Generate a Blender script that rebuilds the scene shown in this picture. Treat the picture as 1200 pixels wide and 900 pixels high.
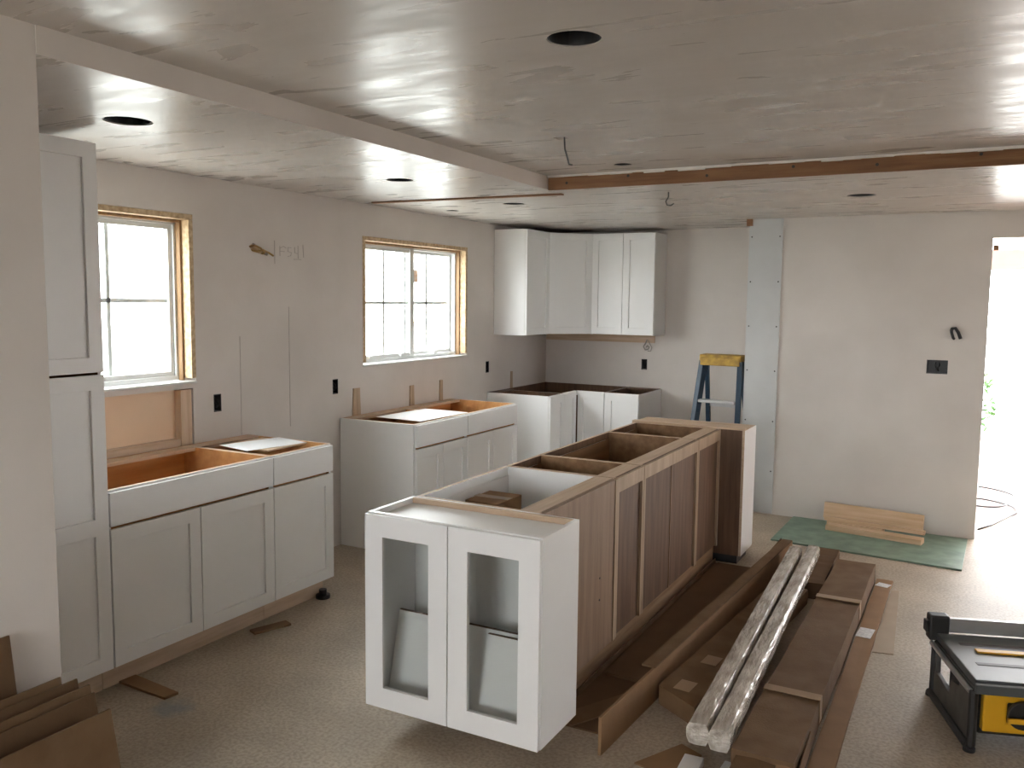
import bpy, bmesh, math, random
from mathutils import Vector, Matrix
from mathutils.geometry import tessellate_polygon
random.seed(7)
for o in list(bpy.data.objects): bpy.data.objects.remove(o)
scn = bpy.context.scene
COL = scn.collection
R = math.radians

# ------------------------------------------------------------------ camera
cam_d = bpy.data.cameras.new('camera'); cam = bpy.data.objects.new('camera', cam_d); COL.objects.link(cam)
scn.camera = cam
YAW, PITCH, ROLL = R(28.301), R(-5.561), R(.618)
fw = Vector((-math.sin(YAW)*math.cos(PITCH), math.cos(YAW)*math.cos(PITCH), math.sin(PITCH)))
rt0 = Vector((math.cos(YAW), math.sin(YAW), 0)); up0 = rt0.cross(fw)
rt = rt0*math.cos(ROLL) + up0*math.sin(ROLL); up = up0*math.cos(ROLL) - rt0*math.sin(ROLL)
m = Matrix((rt, up, -fw)).transposed().to_4x4(); m.translation = Vector((3.791, 0, 1.689))
cam.matrix_world = m
cam_d.sensor_fit = 'HORIZONTAL'; cam_d.sensor_width = 36; cam_d.lens = 36*1015.539/1200
cam_d.clip_start = .05; cam_d.clip_end = 200

# ------------------------------------------------------------------ world, exposure, window portals
w = bpy.data.worlds.new('sky'); scn.world = w; w.use_nodes = True
bg = w.node_tree.nodes['Background']
bg.inputs[0].default_value = (.97, .985, 1, 1); bg.inputs[1].default_value = 16.0
vs = scn.view_settings
vs.view_transform = 'Standard'; vs.look = 'None'; vs.gamma = 1; vs.use_curve_mapping = False
vs.exposure = .13
scn.cycles.use_denoising = True
scn.cycles.max_bounces = 10; scn.cycles.diffuse_bounces = 6; scn.cycles.transparent_max_bounces = 12
scn.cycles.sample_clamp_indirect = 8; scn.cycles.caustics_reflective = False; scn.cycles.caustics_refractive = False

# ------------------------------------------------------------------ materials
def mat(name, col, rough=.6, var=.08, scale=6, bump=0, bscale=60, spec=.5, metal=0, col2=None, stretch=(1, 1, 1), detail=4):
    m = bpy.data.materials.new(name); m.use_nodes = True; nt = m.node_tree; n = nt.nodes; l = nt.links
    b = n['Principled BSDF']; b.inputs['Roughness'].default_value = rough; b.inputs['Metallic'].default_value = metal
    b.inputs['Specular IOR Level'].default_value = spec
    tc = n.new('ShaderNodeTexCoord'); mp = n.new('ShaderNodeMapping'); mp.inputs['Scale'].default_value = stretch
    l.new(tc.outputs['Object'], mp.inputs['Vector'])
    nz = n.new('ShaderNodeTexNoise'); nz.inputs['Scale'].default_value = scale; nz.inputs['Detail'].default_value = detail
    l.new(mp.outputs[0], nz.inputs['Vector'])
    cr = n.new('ShaderNodeValToRGB'); c2 = col2 or tuple(c*(1-var*2) for c in col)
    cr.color_ramp.elements[0].color = (*c2, 1); cr.color_ramp.elements[0].position = .35
    cr.color_ramp.elements[1].color = (*col, 1); cr.color_ramp.elements[1].position = .65
    l.new(nz.outputs['Fac'], cr.inputs[0]); l.new(cr.outputs[0], b.inputs['Base Color'])
    if bump:
        nb = n.new('ShaderNodeTexNoise'); nb.inputs['Scale'].default_value = bscale; nb.inputs['Detail'].default_value = 3
        l.new(mp.outputs[0], nb.inputs['Vector'])
        bp = n.new('ShaderNodeBump'); bp.inputs['Strength'].default_value = bump; bp.inputs['Distance'].default_value = .01
        l.new(nb.outputs['Fac'], bp.inputs['Height']); l.new(bp.outputs[0], b.inputs['Normal'])
    m['_cr'] = 0
    return m
def wood(name, c1, c2, rough=.6, axis='z', freq=28, bump=.08):
    """procedural wood grain running along the given object axis"""
    st = {'x': (.6, 8, 8), 'y': (8, .6, 8), 'z': (8, 8, .6)}[axis]
    m = mat(name, c1, rough, 0, freq/6, bump, freq, .35, 0, c2, st, 6)
    return m
M = {}
M['wall'] = mat('primed_drywall', (.665, .62, .58), .62, .05, 1.6, .04, 40, .35, col2=(.595, .55, .51))
M['mud'] = mat('skim_coat', (.88, .84, .79), .5, .06, 3)
M['greyboard'] = mat('grey_drywall', (.56, .57, .57), .7, .03, 5)
M['cab'] = mat('white_cabinet_paint', (.88, .885, .885), .35, .01, 3, spec=.45)
M['cabin'] = mat('white_melamine', (.85, .85, .84), .4, .01, 3)
M['maple_x'] = wood('pale_wood_x', (.64, .49, .36), (.52, .38, .26), axis='x')
M['maple_y'] = wood('pale_wood_y', (.64, .49, .36), (.52, .38, .26), axis='y')
M['maple_z'] = wood('pale_wood_z', (.64, .49, .36), (.52, .38, .26), axis='z')
M['orange'] = wood('orange_plywood', (.62, .33, .13), (.50, .24, .09), axis='x', freq=14)
M['brown'] = wood('brown_veneer', (.165, .092, .054), (.10, .055, .032), .5, 'z', 24)
M['browninner'] = wood('brown_plywood', (.30, .175, .09), (.20, .11, .055), .55, 'x', 16)
M['brownlight'] = wood('light_brown_veneer', (.31, .205, .137), (.235, .15, .097), .5, 'z', 24)
M['stile'] = wood('pale_stile', (.46, .34, .235), (.36, .26, .17), .5, 'z', 24)
M['plinth'] = wood('plinth_pine', (.36, .24, .14), (.26, .16, .09), .7, 'y')
M['beam'] = wood('old_beam', (.31, .165, .082), (.20, .095, .046), .75, 'x', 30, .3)
M['jamb'] = mat('osb_jamb', (.62, .47, .29), .7, .1, 40, .3, 90, col2=(.42, .29, .16))
M['jambshade'] = wood('jamb_shade_wood', (.32, .20, .10), (.22, .13, .065), axis='z')  # darker jamb wood, shade of the inner jamb put into the colour
M['peach'] = mat('kraft_facing', (.82, .62, .44), .75, .03, 3)
M['pine'] = wood('pine_lumber', (.66, .48, .32), (.54, .37, .22), axis='x')
M['vinyl'] = mat('white_vinyl', (.66, .67, .66), .35, .01)
M['black'] = mat('black_plastic', (.015, .015, .016), .45, .05)
M['hole'] = mat('dark_can', (.02, .021, .023), .6, .1)
M['card'] = mat('cardboard', (.185, .117, .066), .8, .08, 9, .12, 120, .2, col2=(.15, .088, .047))
M['card2'] = mat('cardboard_light', (.30, .18, .098), .8, .06, 9, .1, 120, .2)
M['card3'] = mat('cardboard_dark', (.135, .08, .044), .8, .06, 7, .1, 120, .2)
M['cardpale'] = mat('pale_cardboard', (.42, .33, .235), .8, .05)
M['grille'] = mat('grille_vinyl', (.83, .83, .81), .35, .01)
M['tape'] = mat('packing_tape', (.33, .215, .12), .3, .03)
M['paper'] = mat('paper_label', (.80, .80, .80), .6, .1, 60, col2=(.55, .56, .58))
M['sheet'] = mat('white_paper', (.86, .88, .9), .6, .01)
M['foil'] = mat('plastic_wrap', (.70, .65, .58), .14, .15, 10, .9, 30, .9, .1, col2=(.38, .335, .28), stretch=(2.2, .6, 2.2))
M['green'] = mat('green_board', (.20, .29, .22), .5, .1, 8, .1, 40, col2=(.13, .20, .15))
M['steel'] = mat('galvanised', (.45, .46, .47), .35, .05, metal=.8)
M['sawtop'] = mat('saw_table', (.10, .11, .11), .42, .06, 10, metal=.1)
M['sawblack'] = mat('saw_black', (.022, .022, .022), .5, .1)
M['sawgrey'] = mat('saw_grey_panel', (.10, .095, .085), .55, .2, 14)
M['yellow'] = mat('saw_yellow', (.78, .42, .02), .4, .05)
M['blue'] = mat('blue_fibreglass', (.022, .055, .095), .45, .08)
M['ladderyellow'] = mat('ladder_cap', (.55, .35, .06), .6, .2, 20, col2=(.33, .19, .04))
M['alu'] = mat('aluminium', (.62, .63, .64), .35, .04, metal=.7)
M['leaf'] = mat('leaf', (.08, .22, .05), .6, .2, 20)
M['patio'] = mat('pink_concrete', (.25, .19, .175), .8, .06, 3, .1, 60, col2=(.20, .155, .14))
M['ground'] = mat('outside_ground', (.5, .5, .47), .9, .05, 1)
M['pinkbeam'] = mat('pergola_paint', (.72, .57, .52), .7, .03)
M['wire'] = mat('copper_wire', (.42, .26, .08), .4, .1)
M['wirew'] = mat('grey_wire', (.30, .28, .25), .5, .1)
M['pencil'] = mat('pencil', (.46, .42, .39), .9, .01)
M['sticker'] = mat('orange_sticker', (.85, .50, .28), .5, .1, 60, col2=(.9, .8, .7))
def glassmat(name, refl, tint):
    m = bpy.data.materials.new(name); m.use_nodes = True; nt = m.node_tree; n = nt.nodes; l = nt.links
    n.remove(n['Principled BSDF']); t = n.new('ShaderNodeBsdfTransparent'); t.inputs[0].default_value = (*tint, 1)
    g = n.new('ShaderNodeBsdfGlossy'); g.inputs['Roughness'].default_value = .02
    mx = n.new('ShaderNodeMixShader'); mx.inputs[0].default_value = refl
    l.new(t.outputs[0], mx.inputs[1]); l.new(g.outputs[0], mx.inputs[2])
    l.new(mx.outputs[0], n['Material Output'].inputs[0])
    return m
M['glass'] = glassmat('window_glass', .03, (.97, .985, .98))
M['cabglass'] = glassmat('cabinet_glass', .045, (.94, .95, .945))

def add_translucency(m, fac):
    nt = m.node_tree; n = nt.nodes; l = nt.links
    tr = n.new('ShaderNodeBsdfTranslucent'); tr.inputs[0].default_value = (.8, .82, .84, 1); mx = n.new('ShaderNodeMixShader'); mx.inputs[0].default_value = fac
    l.new(n['Principled BSDF'].outputs[0], mx.inputs[1]); l.new(tr.outputs[0], mx.inputs[2]); l.new(mx.outputs[0], n['Material Output'].inputs[0])
add_translucency(M['grille'], .10)
def ceiling_material():
    m = bpy.data.materials.new('skimmed_ceiling'); m.use_nodes = True; nt = m.node_tree; n = nt.nodes; l = nt.links
    b = n['Principled BSDF']
    tc = n.new('ShaderNodeTexCoord'); mp = n.new('ShaderNodeMapping')
    mp.inputs['Rotation'].default_value = (0, 0, R(28)); mp.inputs['Scale'].default_value = (.8, 2.6, 1)
    l.new(tc.outputs['Object'], mp.inputs[0])
    nz = n.new('ShaderNodeTexNoise'); nz.inputs['Scale'].default_value = 1.3; nz.inputs['Detail'].default_value = 4; nz.inputs['Distortion'].default_value = .6
    l.new(mp.outputs[0], nz.inputs['Vector'])
    cr = n.new('ShaderNodeValToRGB'); cr.color_ramp.elements[0].color = (.55, .51, .47, 1); cr.color_ramp.elements[1].color = (.575, .535, .495, 1)
    cr.color_ramp.elements[0].position = .35; cr.color_ramp.elements[1].position = .7
    l.new(nz.outputs['Fac'], cr.inputs[0]); l.new(cr.outputs[0], b.inputs['Base Color'])
    m2 = n.new('ShaderNodeMapping'); m2.inputs['Rotation'].default_value = (0, 0, R(24)); m2.inputs['Scale'].default_value = (1.3, 6, 1)
    l.new(tc.outputs['Object'], m2.inputs[0])
    nr = n.new('ShaderNodeTexNoise'); nr.inputs['Scale'].default_value = 1.7; nr.inputs['Detail'].default_value = 7; nr.inputs['Distortion'].default_value = .7
    l.new(m2.outputs[0], nr.inputs['Vector'])
    rr = n.new('ShaderNodeMapRange'); rr.inputs['From Min'].default_value = .38; rr.inputs['From Max'].default_value = .64
    rr.inputs['To Min'].default_value = .26; rr.inputs['To Max'].default_value = .40
    l.new(nr.outputs['Fac'], rr.inputs['Value']); l.new(rr.outputs[0], b.inputs['Roughness'])
    b.inputs['Specular IOR Level'].default_value = .45
    nb = n.new('ShaderNodeTexNoise'); nb.inputs['Scale'].default_value = 5; nb.inputs['Detail'].default_value = 5
    l.new(m2.outputs[0], nb.inputs['Vector'])
    bp = n.new('ShaderNodeBump'); bp.inputs['Strength'].default_value = .03; bp.inputs['Distance'].default_value = .01
    l.new(nb.outputs['Fac'], bp.inputs['Height']); l.new(bp.outputs[0], b.inputs['Normal'])
    return m
M['ceil'] = ceiling_material()
def floor_material():
    m = mat('dusty_subfloor', (.47, .40, .31), .55, .1, 2.5, .15, 70, .4, col2=(.385, .325, .25))
    nt = m.node_tree; n = nt.nodes; l = nt.links; b = n['Principled BSDF']
    base = b.inputs['Base Color'].links[0].from_socket
    tc = [x for x in n if x.type == 'TEX_COORD'][0]
    sp = n.new('ShaderNodeTexNoise'); sp.inputs['Scale'].default_value = 70; sp.inputs['Detail'].default_value = 5
    l.new(tc.outputs['Object'], sp.inputs['Vector'])
    r1 = n.new('ShaderNodeValToRGB'); r1.color_ramp.elements[0].position = .36; r1.color_ramp.elements[0].color = (.78, .76, .74, 1)
    r1.color_ramp.elements[1].position = .6; r1.color_ramp.elements[1].color = (1.06, 1.05, 1.04, 1)
    l.new(sp.outputs['Fac'], r1.inputs[0])
    mx = n.new('ShaderNodeMix'); mx.data_type = 'RGBA'; mx.blend_type = 'MULTIPLY'; mx.inputs[0].default_value = 1
    l.new(base, mx.inputs[6]); l.new(r1.outputs[0], mx.inputs[7])
    # dried spill of blue-grey paint near the sink cabinet
    cur = mx.outputs[2]
    vd = n.new('ShaderNodeVectorMath'); vd.operation = 'DISTANCE'; vd.inputs[1].default_value = (.96, 2.36, 0)
    nz = n.new('ShaderNodeTexNoise'); nz.inputs['Scale'].default_value = 14; l.new(tc.outputs['Object'], nz.inputs['Vector'])
    l.new(tc.outputs['Object'], vd.inputs[0])
    ad = n.new('ShaderNodeMath'); ad.operation = 'MULTIPLY_ADD'; ad.inputs[1].default_value = .14; l.new(nz.outputs['Fac'], ad.inputs[0]); l.new(vd.outputs['Value'], ad.inputs[2])
    mr = n.new('ShaderNodeMapRange'); mr.inputs['From Min'].default_value = .10; mr.inputs['From Max'].default_value = .17; mr.inputs['To Min'].default_value = .6; mr.inputs['To Max'].default_value = 0
    l.new(ad.outputs[0], mr.inputs['Value'])
    m2 = n.new('ShaderNodeMix'); m2.data_type = 'RGBA'; l.new(mr.outputs[0], m2.inputs[0]); l.new(cur, m2.inputs[6]); m2.inputs[7].default_value = (.20, .25, .28, 1)
    l.new(m2.outputs[2], b.inputs['Base Color'])
    return m
M['floor'] = floor_material()

# ------------------------------------------------------------------ mesh helpers
class MB:
    def __init__(s): s.v = []; s.f = []; s.mi = []
    def box(s, x0, x1, y0, y1, z0, z1, mi=0):
        b = len(s.v)
        s.v += [(x0,y0,z0),(x1,y0,z0),(x1,y1,z0),(x0,y1,z0),(x0,y0,z1),(x1,y0,z1),(x1,y1,z1),(x0,y1,z1)]
        mis = mi if isinstance(mi, (list, tuple)) else [mi]*6
        for q, k in zip([(0,3,2,1),(4,5,6,7),(0,1,5,4),(1,2,6,5),(2,3,7,6),(3,0,4,7)], mis):   # -z +z -y +x +y -x
            s.f.append(tuple(b+i for i in q)); s.mi.append(k)
        return s
    def bar(s, p, q, wx, wy, mi=0, upv=(0, 0, 1)):
        p, q = Vector(p), Vector(q); d = (q-p).normalized(); u = Vector(upv)
        if abs(d.dot(u)) > .98: u = Vector((0, 1, 0))
        a = d.cross(u).normalized(); c = a.cross(d); b = len(s.v)
        for e in (p, q):
            for sx, sy in ((-1,-1),(1,-1),(1,1),(-1,1)): s.v.append(tuple(e + a*sx*wx/2 + c*sy*wy/2))
        for qd in [(0,1,2,3),(7,6,5,4),(0,4,5,1),(1,5,6,2),(2,6,7,3),(3,7,4,0)]: s.f.append(tuple(b+i for i in qd)); s.mi.append(mi)
        return s
    def tube(s, pts, r, n=8, mi=0):
        pts = [Vector(p) for p in pts]; b = len(s.v); prev = None
        for i, p in enumerate(pts):
            d = (pts[min(i+1, len(pts)-1)] - pts[max(i-1, 0)]).normalized()
            u = prev if prev and abs(d.dot(prev)) < .95 else (Vector((0,0,1)) if abs(d.z) < .9 else Vector((1,0,0)))
            a = d.cross(u).normalized(); c = a.cross(d); prev = c
            for k in range(n):
                t = 2*math.pi*k/n; s.v.append(tuple(p + (a*math.cos(t) + c*math.sin(t))*r))
        for i in range(len(pts)-1):
            for k in range(n):
                s.f.append((b+i*n+k, b+i*n+(k+1)%n, b+(i+1)*n+(k+1)%n, b+(i+1)*n+k)); s.mi.append(mi)
        s.f.append(tuple(b+k for k in range(n))[::-1]); s.mi.append(mi)
        s.f.append(tuple(b+(len(pts)-1)*n+k for k in range(n))); s.mi.append(mi)
        return s
    def prism(s, poly, mapf, w0, w1, mi=0):
        b = len(s.v); n = len(poly)
        for wv in (w0, w1):
            for (u, v) in poly: s.v.append(tuple(mapf(u, v, wv)))
        s.f.append(tuple(b+i for i in range(n))[::-1]); s.f.append(tuple(b+n+i for i in range(n))); s.mi += [mi, mi]
        for i in range(n): s.f.append((b+i, b+(i+1)%n, b+n+(i+1)%n, b+n+i)); s.mi.append(mi)
        return s
    def panel(s, outer, holes, mapf, thick, mi=0):
        """plate with through holes; mapf(u, v, w), w from 0 (front) to -thick"""
        loops = [outer] + holes; flat = [p for lp in loops for p in lp]
        tris = tessellate_polygon([[Vector((u, v, 0)) for u, v in lp] for lp in loops])
        b = len(s.v); N = len(flat)
        for wv in (0, -thick):
            for (u, v) in flat: s.v.append(tuple(mapf(u, v, wv)))
        for t in tris:
            s.f.append(tuple(b+i for i in t)); s.f.append(tuple(b+N+i for i in t[::-1])); s.mi += [mi, mi]
        k = 0
        for lp in loops:
            n = len(lp)
            for i in range(n):
                a, c = k+i, k+(i+1)%n
                s.f.append((b+a, b+c, b+N+c, b+N+a)); s.mi.append(mi)
            k += n
        return s
    def build(s, name, mats, parent=None, bevel=0, smooth=False, loc=None, rot=None):
        me = bpy.data.meshes.new(name); me.from_pydata(s.v, [], s.f)
        for mm in (mats if isinstance(mats, (list, tuple)) else [mats]): me.materials.append(M[mm])
        me.polygons.foreach_set('material_index', s.mi)
        bm = bmesh.new(); bm.from_mesh(me); bmesh.ops.recalc_face_normals(bm, faces=bm.faces); bm.to_mesh(me); bm.free()
        if smooth: me.polygons.foreach_set('use_smooth', [True]*len(me.polygons))
        o = bpy.data.objects.new(name, me); COL.objects.link(o)
        if parent: o.parent = parent
        if loc is not None: o.location = loc
        if rot is not None: o.rotation_euler = rot
        if bevel:
            md = o.modifiers.new('bevel', 'BEVEL'); md.width = bevel; md.segments = 2; md.limit_method = 'ANGLE'
        return o
def tag(o, label, cat=None, group=None, kind=None):
    o['label'] = label
    if cat: o['category'] = cat
    if group: o['group'] = group
    if kind: o['kind'] = kind
    return o
def struct(o, label=None):
    o['kind'] = 'structure'
    if label: o['label'] = label
    return o
def thing(name, label, cat, loc=(0,0,0), rz=0, group=None):
    o = bpy.data.objects.new(name, None); COL.objects.link(o); o.empty_display_size = .1
    o.location = loc; o.rotation_euler = (0, 0, rz)
    return tag(o, label, cat, group)
def rect(u0, u1, v0, v1): return [(u0, v0), (u1, v0), (u1, v1), (u0, v1)]
def circ(cx, cy, r, n=28): return [(cx+r*math.cos(2*math.pi*k/n), cy+r*math.sin(2*math.pi*k/n)) for k in range(n)]

# ------------------------------------------------------------------ setting
ZL, ZH, XS, YBM, YB, YP = 2.34, 2.417, 1.49, 4.678, 7.748, 6.984
FLZ = -.12
struct(MB().box(-.15, 7.65, -3.2, 7.9, FLZ, 0).build('floor', 'floor'), 'dusty tan subfloor')
on_left = lambda u, v, w_: (w_, u, v)                 # u = y, v = z, plate goes to -x
on_back = lambda u, v, w_: (u, YB - w_, v)
on_part = lambda u, v, w_: (u, YP - w_, v)
W1 = (2.48, 3.364, 1.212, 2.13); W2 = (4.836, 6.23, 1.209, 2.118)
outlets_left = [(3.513, 1.087), (4.537, 1.095), (6.579, 1.098)]
wire_hole = [(3.775, 1.985), (3.81, 2.005), (3.87, 1.985), (3.93, 1.955), (3.925, 1.935), (3.86, 1.945), (3.80, 1.955)]
CUT = rect(2.20, 3.342, .70, 1.186)
wl = struct(MB().panel(rect(1.40, 7.90, 0, 2.60), [rect(*W1), rect(*W2), CUT, wire_hole] + [rect(y-.028, y+.028, z-.05, z+.05) for y, z in outlets_left],
            on_left, .15).build('wall_left', 'wall'), 'primed drywall wall with two window openings')
MB().box(-.15, -.055, 2.205, 3.338, .705, 1.181).build('backing_board', 'peach', wl)
MB().box(-.054, -.006, 3.262, 3.334, .705, 1.181).build('stud', 'maple_z', wl)
MB().box(-.054, -.010, 2.21, 3.258, .85, .915).build('bottom_plate', 'maple_y', wl)
MB().box(-.14, -.03, 3.765, 3.94, 1.92, 2.02).build('wire_pocket', 'jamb', wl)
MB().tube([(-.02, 3.79, 1.98), (.02, 3.80, 1.99), (.03, 3.84, 1.975), (.02, 3.88, 1.95), (-.02, 3.9, 1.945)], .006).tube(
    [(-.02, 3.80, 1.965), (.02, 3.82, 1.955), (.03, 3.86, 1.965), (.015, 3.915, 1.955), (.03, 3.945, 1.935)], .006).build('cable_ends', 'wire', wl)
def scribble(parent, strokes, nm):
    b = MB()
    for s_ in strokes: b.tube([(.001, y, z) for y, z in s_], .0022, 5)
    return b.build(nm, 'pencil', parent)
scribble(wl, [[(3.985, 2.03), (3.985, 1.89)], [(4.03, 2.0), (4.03, 1.94)], [(4.03, 1.985), (4.06, 2.0), (4.085, 1.99)], [(4.03, 1.968), (4.07, 1.968)],
              [(4.13, 1.995), (4.10, 1.995), (4.10, 1.97), (4.13, 1.965), (4.125, 1.945), (4.10, 1.94)],
              [(4.16, 2.0), (4.16, 1.965), (4.19, 1.96)], [(4.19, 2.01), (4.19, 1.93)], [(4.15, 1.925), (4.22, 1.925)], [(4.235, 2.02), (4.24, 1.94)]], 'pencil_note')
scribble(wl, [[(3.69, 1.46), (3.69, .88)], [(4.10, 1.63), (4.10, .88)]], 'pencil_line')

def outlet(parent, mk, wide=.056, high=.10):
    b = MB(); d = .05
    h = [rect(-wide/2+.004, wide/2-.004, -high/2+.004, high/2-.004)]
    b.panel(rect(-wide/2, wide/2, -high/2, high/2), h, lambda u, v, w_: mk(u, v, w_), d)
    b.prism(rect(-wide/2, wide/2, -high/2, high/2), lambda u, v, w_: mk(u, v, w_), -d-.004, -d)
    o = b.build('outlet_box', 'black', parent)
    t = MB()
    for k in (-1, 1):
        t.tube([mk(k*.012, .03, -.045), mk(k*.015, .01, -.012), mk(k*.006, -.012, .004), mk(-k*.01, -.03, -.02)], .0035, 6)
    t.build('wire', 'black', o)
for y, z in outlets_left: outlet(wl, lambda u, v, w_, y=y, z=z: (w_, y+u, z+v))

wb = struct(MB().panel(rect(0, 2.27, 0, 2.60), [rect(1.001, 1.057, 1.046, 1.146)], on_back, .15).build('wall_back', 'wall'), 'primed drywall wall behind the corner cabinets')
outlet(wb, lambda u, v, w_: (1.029+u, YB - w_, 1.096+v))
MB().box(.01, 1.13, YB-.018, YB, 1.30, 1.365).build('ledger_strip', 'maple_x', wb)
MB().tube([(1.06, YB-.005, 1.345), (1.05, YB-.03, 1.30), (1.03, YB-.035, 1.265), (1.045, YB-.03, 1.235), (1.075, YB-.035, 1.24), (1.085, YB-.03, 1.262), (1.065, YB-.03, 1.275), (1.055, YB-.02, 1.26)], .006).tube(
    [(1.06, YB-.005, 1.34), (1.085, YB-.03, 1.30), (1.11, YB-.03, 1.26), (1.10, YB-.03, 1.225), (1.07, YB-.03, 1.225)], .004).build('cable_loop', 'wirew', wb)

DOOR = (3.837, 4.79, 2.157)
part = struct(MB().panel([(2.15, 0), (DOOR[0], 0), (DOOR[0], DOOR[2]), (DOOR[1], DOOR[2]), (DOOR[1], 0), (7.65, 0), (7.65, 2.60), (2.15, 2.60)],
             [rect(3.462, 3.60, 1.186, 1.286)], on_part, .12).build('wall_partition', 'wall'), 'primed drywall partition with an open doorway')
MB().box(2.148, 2.405, YP-.013, YP, 0.01, 2.338).build('drywall_strip', 'greyboard', part)
for z in (.35, .75, 1.15, 1.5, 1.85, 2.2):
    for x in (2.17, 2.385):
        MB().prism(circ(x, z, .006, 8), on_part, .0125, .0145).build('drywall_screw', 'black', part)
MB().box(2.13, 2.175, YP-.035, YP-.012, 2.285, 2.338).build('wood_block', 'beam', part)
outlet(part, lambda u, v, w_: (3.531+u, YP - w_, 1.236+v), .138, .10)
MB().tube([(3.61, YP, 1.50), (3.615, YP-.03, 1.515), (3.635, YP-.04, 1.52), (3.655, YP-.035, 1.49), (3.672, YP-.03, 1.445)], .012).tube(
    [(3.61, YP, 1.51), (3.612, YP-.03, 1.49), (3.625, YP-.04, 1.45), (3.63, YP-.03, 1.445)], .010).build('cable_end', 'black', part)
MB().box(3.84, 3.875, YP-.0, YP+.05, 2.07, 2.105).build('header_shim', 'beam', part)
struct(MB().box(2.15, 2.27, YP+.12, YB, 0, 2.60).build('wall_side', 'wall'))
struct(MB().box(XS-.12, XS, -3.2, 1.522, 0, 2.60).box(0, XS-.12, 1.40, 1.522, 0, 2.60).build('wall_near_left', 'wall'), 'primed wall end beside the tall pantry cabinet')
struct(MB().panel(rect(XS-.12, 7.65, 0, 2.60), [rect(1.75, 3.75, .75, 2.15)], lambda u, v, w_: (u, -3.2 + w_, v), .15).build('wall_front', 'wall'))  # unseen opening behind the camera, placed to light the glass-door cabinet front
struct(MB().panel(rect(-3.2, 7.1, 0, 2.60), [rect(5.1, 6.2, .95, 2.10)], lambda u, v, w_: (7.65 - w_, u, v), .15).build('wall_right', 'wall'))  # unseen opening, placed to light the cartons and right-facing island sides

# ceilings with cut holes for the can lights
cans_hi = [(2.745, 2.288, .078), (2.053, 4.459, .05)]
cans_lo_l = [(.934, 2.244, .088), (.921, 3.992, .075)]
cans_lo_b = [(.938, 5.295, .075), (3.115, 5.699, .085), (.297, 5.525, .05)]
ceil_map = lambda z0: (lambda u, v, w_: (u, v, z0 - w_))
wire_box = rect(2.045, 2.105, 3.60, 3.65)
ch = struct(MB().panel(rect(XS, 7.65, -3.2, YBM), [circ(*c) for c in cans_hi] + [wire_box], ceil_map(ZH), .06).build('ceiling', 'ceil'), 'skim-coated main ceiling')
cl = struct(MB().panel([(0, 1.523), (XS, 1.523), (XS, 4.80), (0, 4.80)], [circ(*c) for c in cans_lo_l], ceil_map(ZL), .06).build('ceiling_soffit', 'ceil'), 'lower skim-coated ceiling over the window wall')
cb = struct(MB().panel([(0, 4.80), (XS, 4.80), (XS, YBM+.02), (7.65, YBM+.02), (7.65, YP), (2.27, YP), (2.27, YB), (0, YB)], [circ(*c) for c in cans_lo_b], ceil_map(ZL), .06).build('ceiling_back', 'ceil'), 'lower skim-coated ceiling beyond the beam')
struct(MB().box(XS, XS+.004, 1.522, YBM, ZL-.001, ZH).build('trim_1', 'wall'), 'drywall face of the dropped soffit')
def can(parent, c, z0):
    b = MB(); x, y, r = c
    b.panel(circ(x, y, r-.002), [circ(x, y, r-.006)], lambda u, v, w_: (u, v, z0+.004 - w_), .14)
    b.prism(circ(x, y, r-.002), lambda u, v, w_: (u, v, w_), z0+.144, z0+.148)
    b.build('light_can', 'hole', parent)
for c in cans_hi: can(ch, c, ZH)
for c in cans_lo_l: can(cl, c, ZL)
for c in cans_lo_b: can(cb, c, ZL)
MB().box(2.04, 2.11, 3.595, 3.655, ZH+.061, ZH+.09).build('ceiling_box', 'hole', ch)
MB().tube([(2.09, 3.63, ZH+.02), (2.095, 3.63, ZH-.05), (2.105, 3.64, ZH-.09), (2.11, 3.645, ZH-.115), (2.125, 3.65, ZH-.118)], .004).build('hanging_wire', 'black', ch)
MB().tube([(2.105, 5.08, ZL+.01), (2.105, 5.08, ZL-.03), (2.09, 5.08, ZL-.055), (2.095, 5.085, ZL-.075), (2.12, 5.085, ZL-.08), (2.14, 5.08, ZL-.07)], .004).build('hanging_wire', 'black', cb)
bm_ = struct(MB().box(XS+.01, 7.65, YBM+.0005, YBM+.0195, ZL-.006, ZH+.058).build('trim_2', 'beam'), 'exposed reddish wood beam across the ceiling')
# torn drywall edge above the beam
b = MB(); x = XS+.01
struct(MB().box(-.2, 7.85, -3.4, 7.95, 2.601, 2.70).build('light_seal_roof', 'mud'))  # unseen slab added over the ceilings to stop light leaks
while x < 6.5:
    dx = random.uniform(.06, .2); b.box(x, x+dx, YBM-.012, YBM, ZH-random.uniform(.010, .020), ZH-.0005); x += dx
b.build('torn_drywall_edge', 'mud', bm_)
for xx, zz in ((1.62, .03), (2.0, .05), (2.45, .025), (2.9, .045), (3.3, .03), (3.75, .05), (4.2, .03)):
    MB().prism(circ(xx, ZL+zz, .008, 10), lambda u, v, w_: (u, YBM-w_, v), -.002, .0015).build('nail_hole', 'hole', bm_)
struct(MB().bar((.10, 4.83, ZL-.003), (1.49, 4.90, ZL-.003), .045, .012).build('trim_3', 'beam'), 'thin strip of exposed beam flush in the low ceiling')

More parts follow.
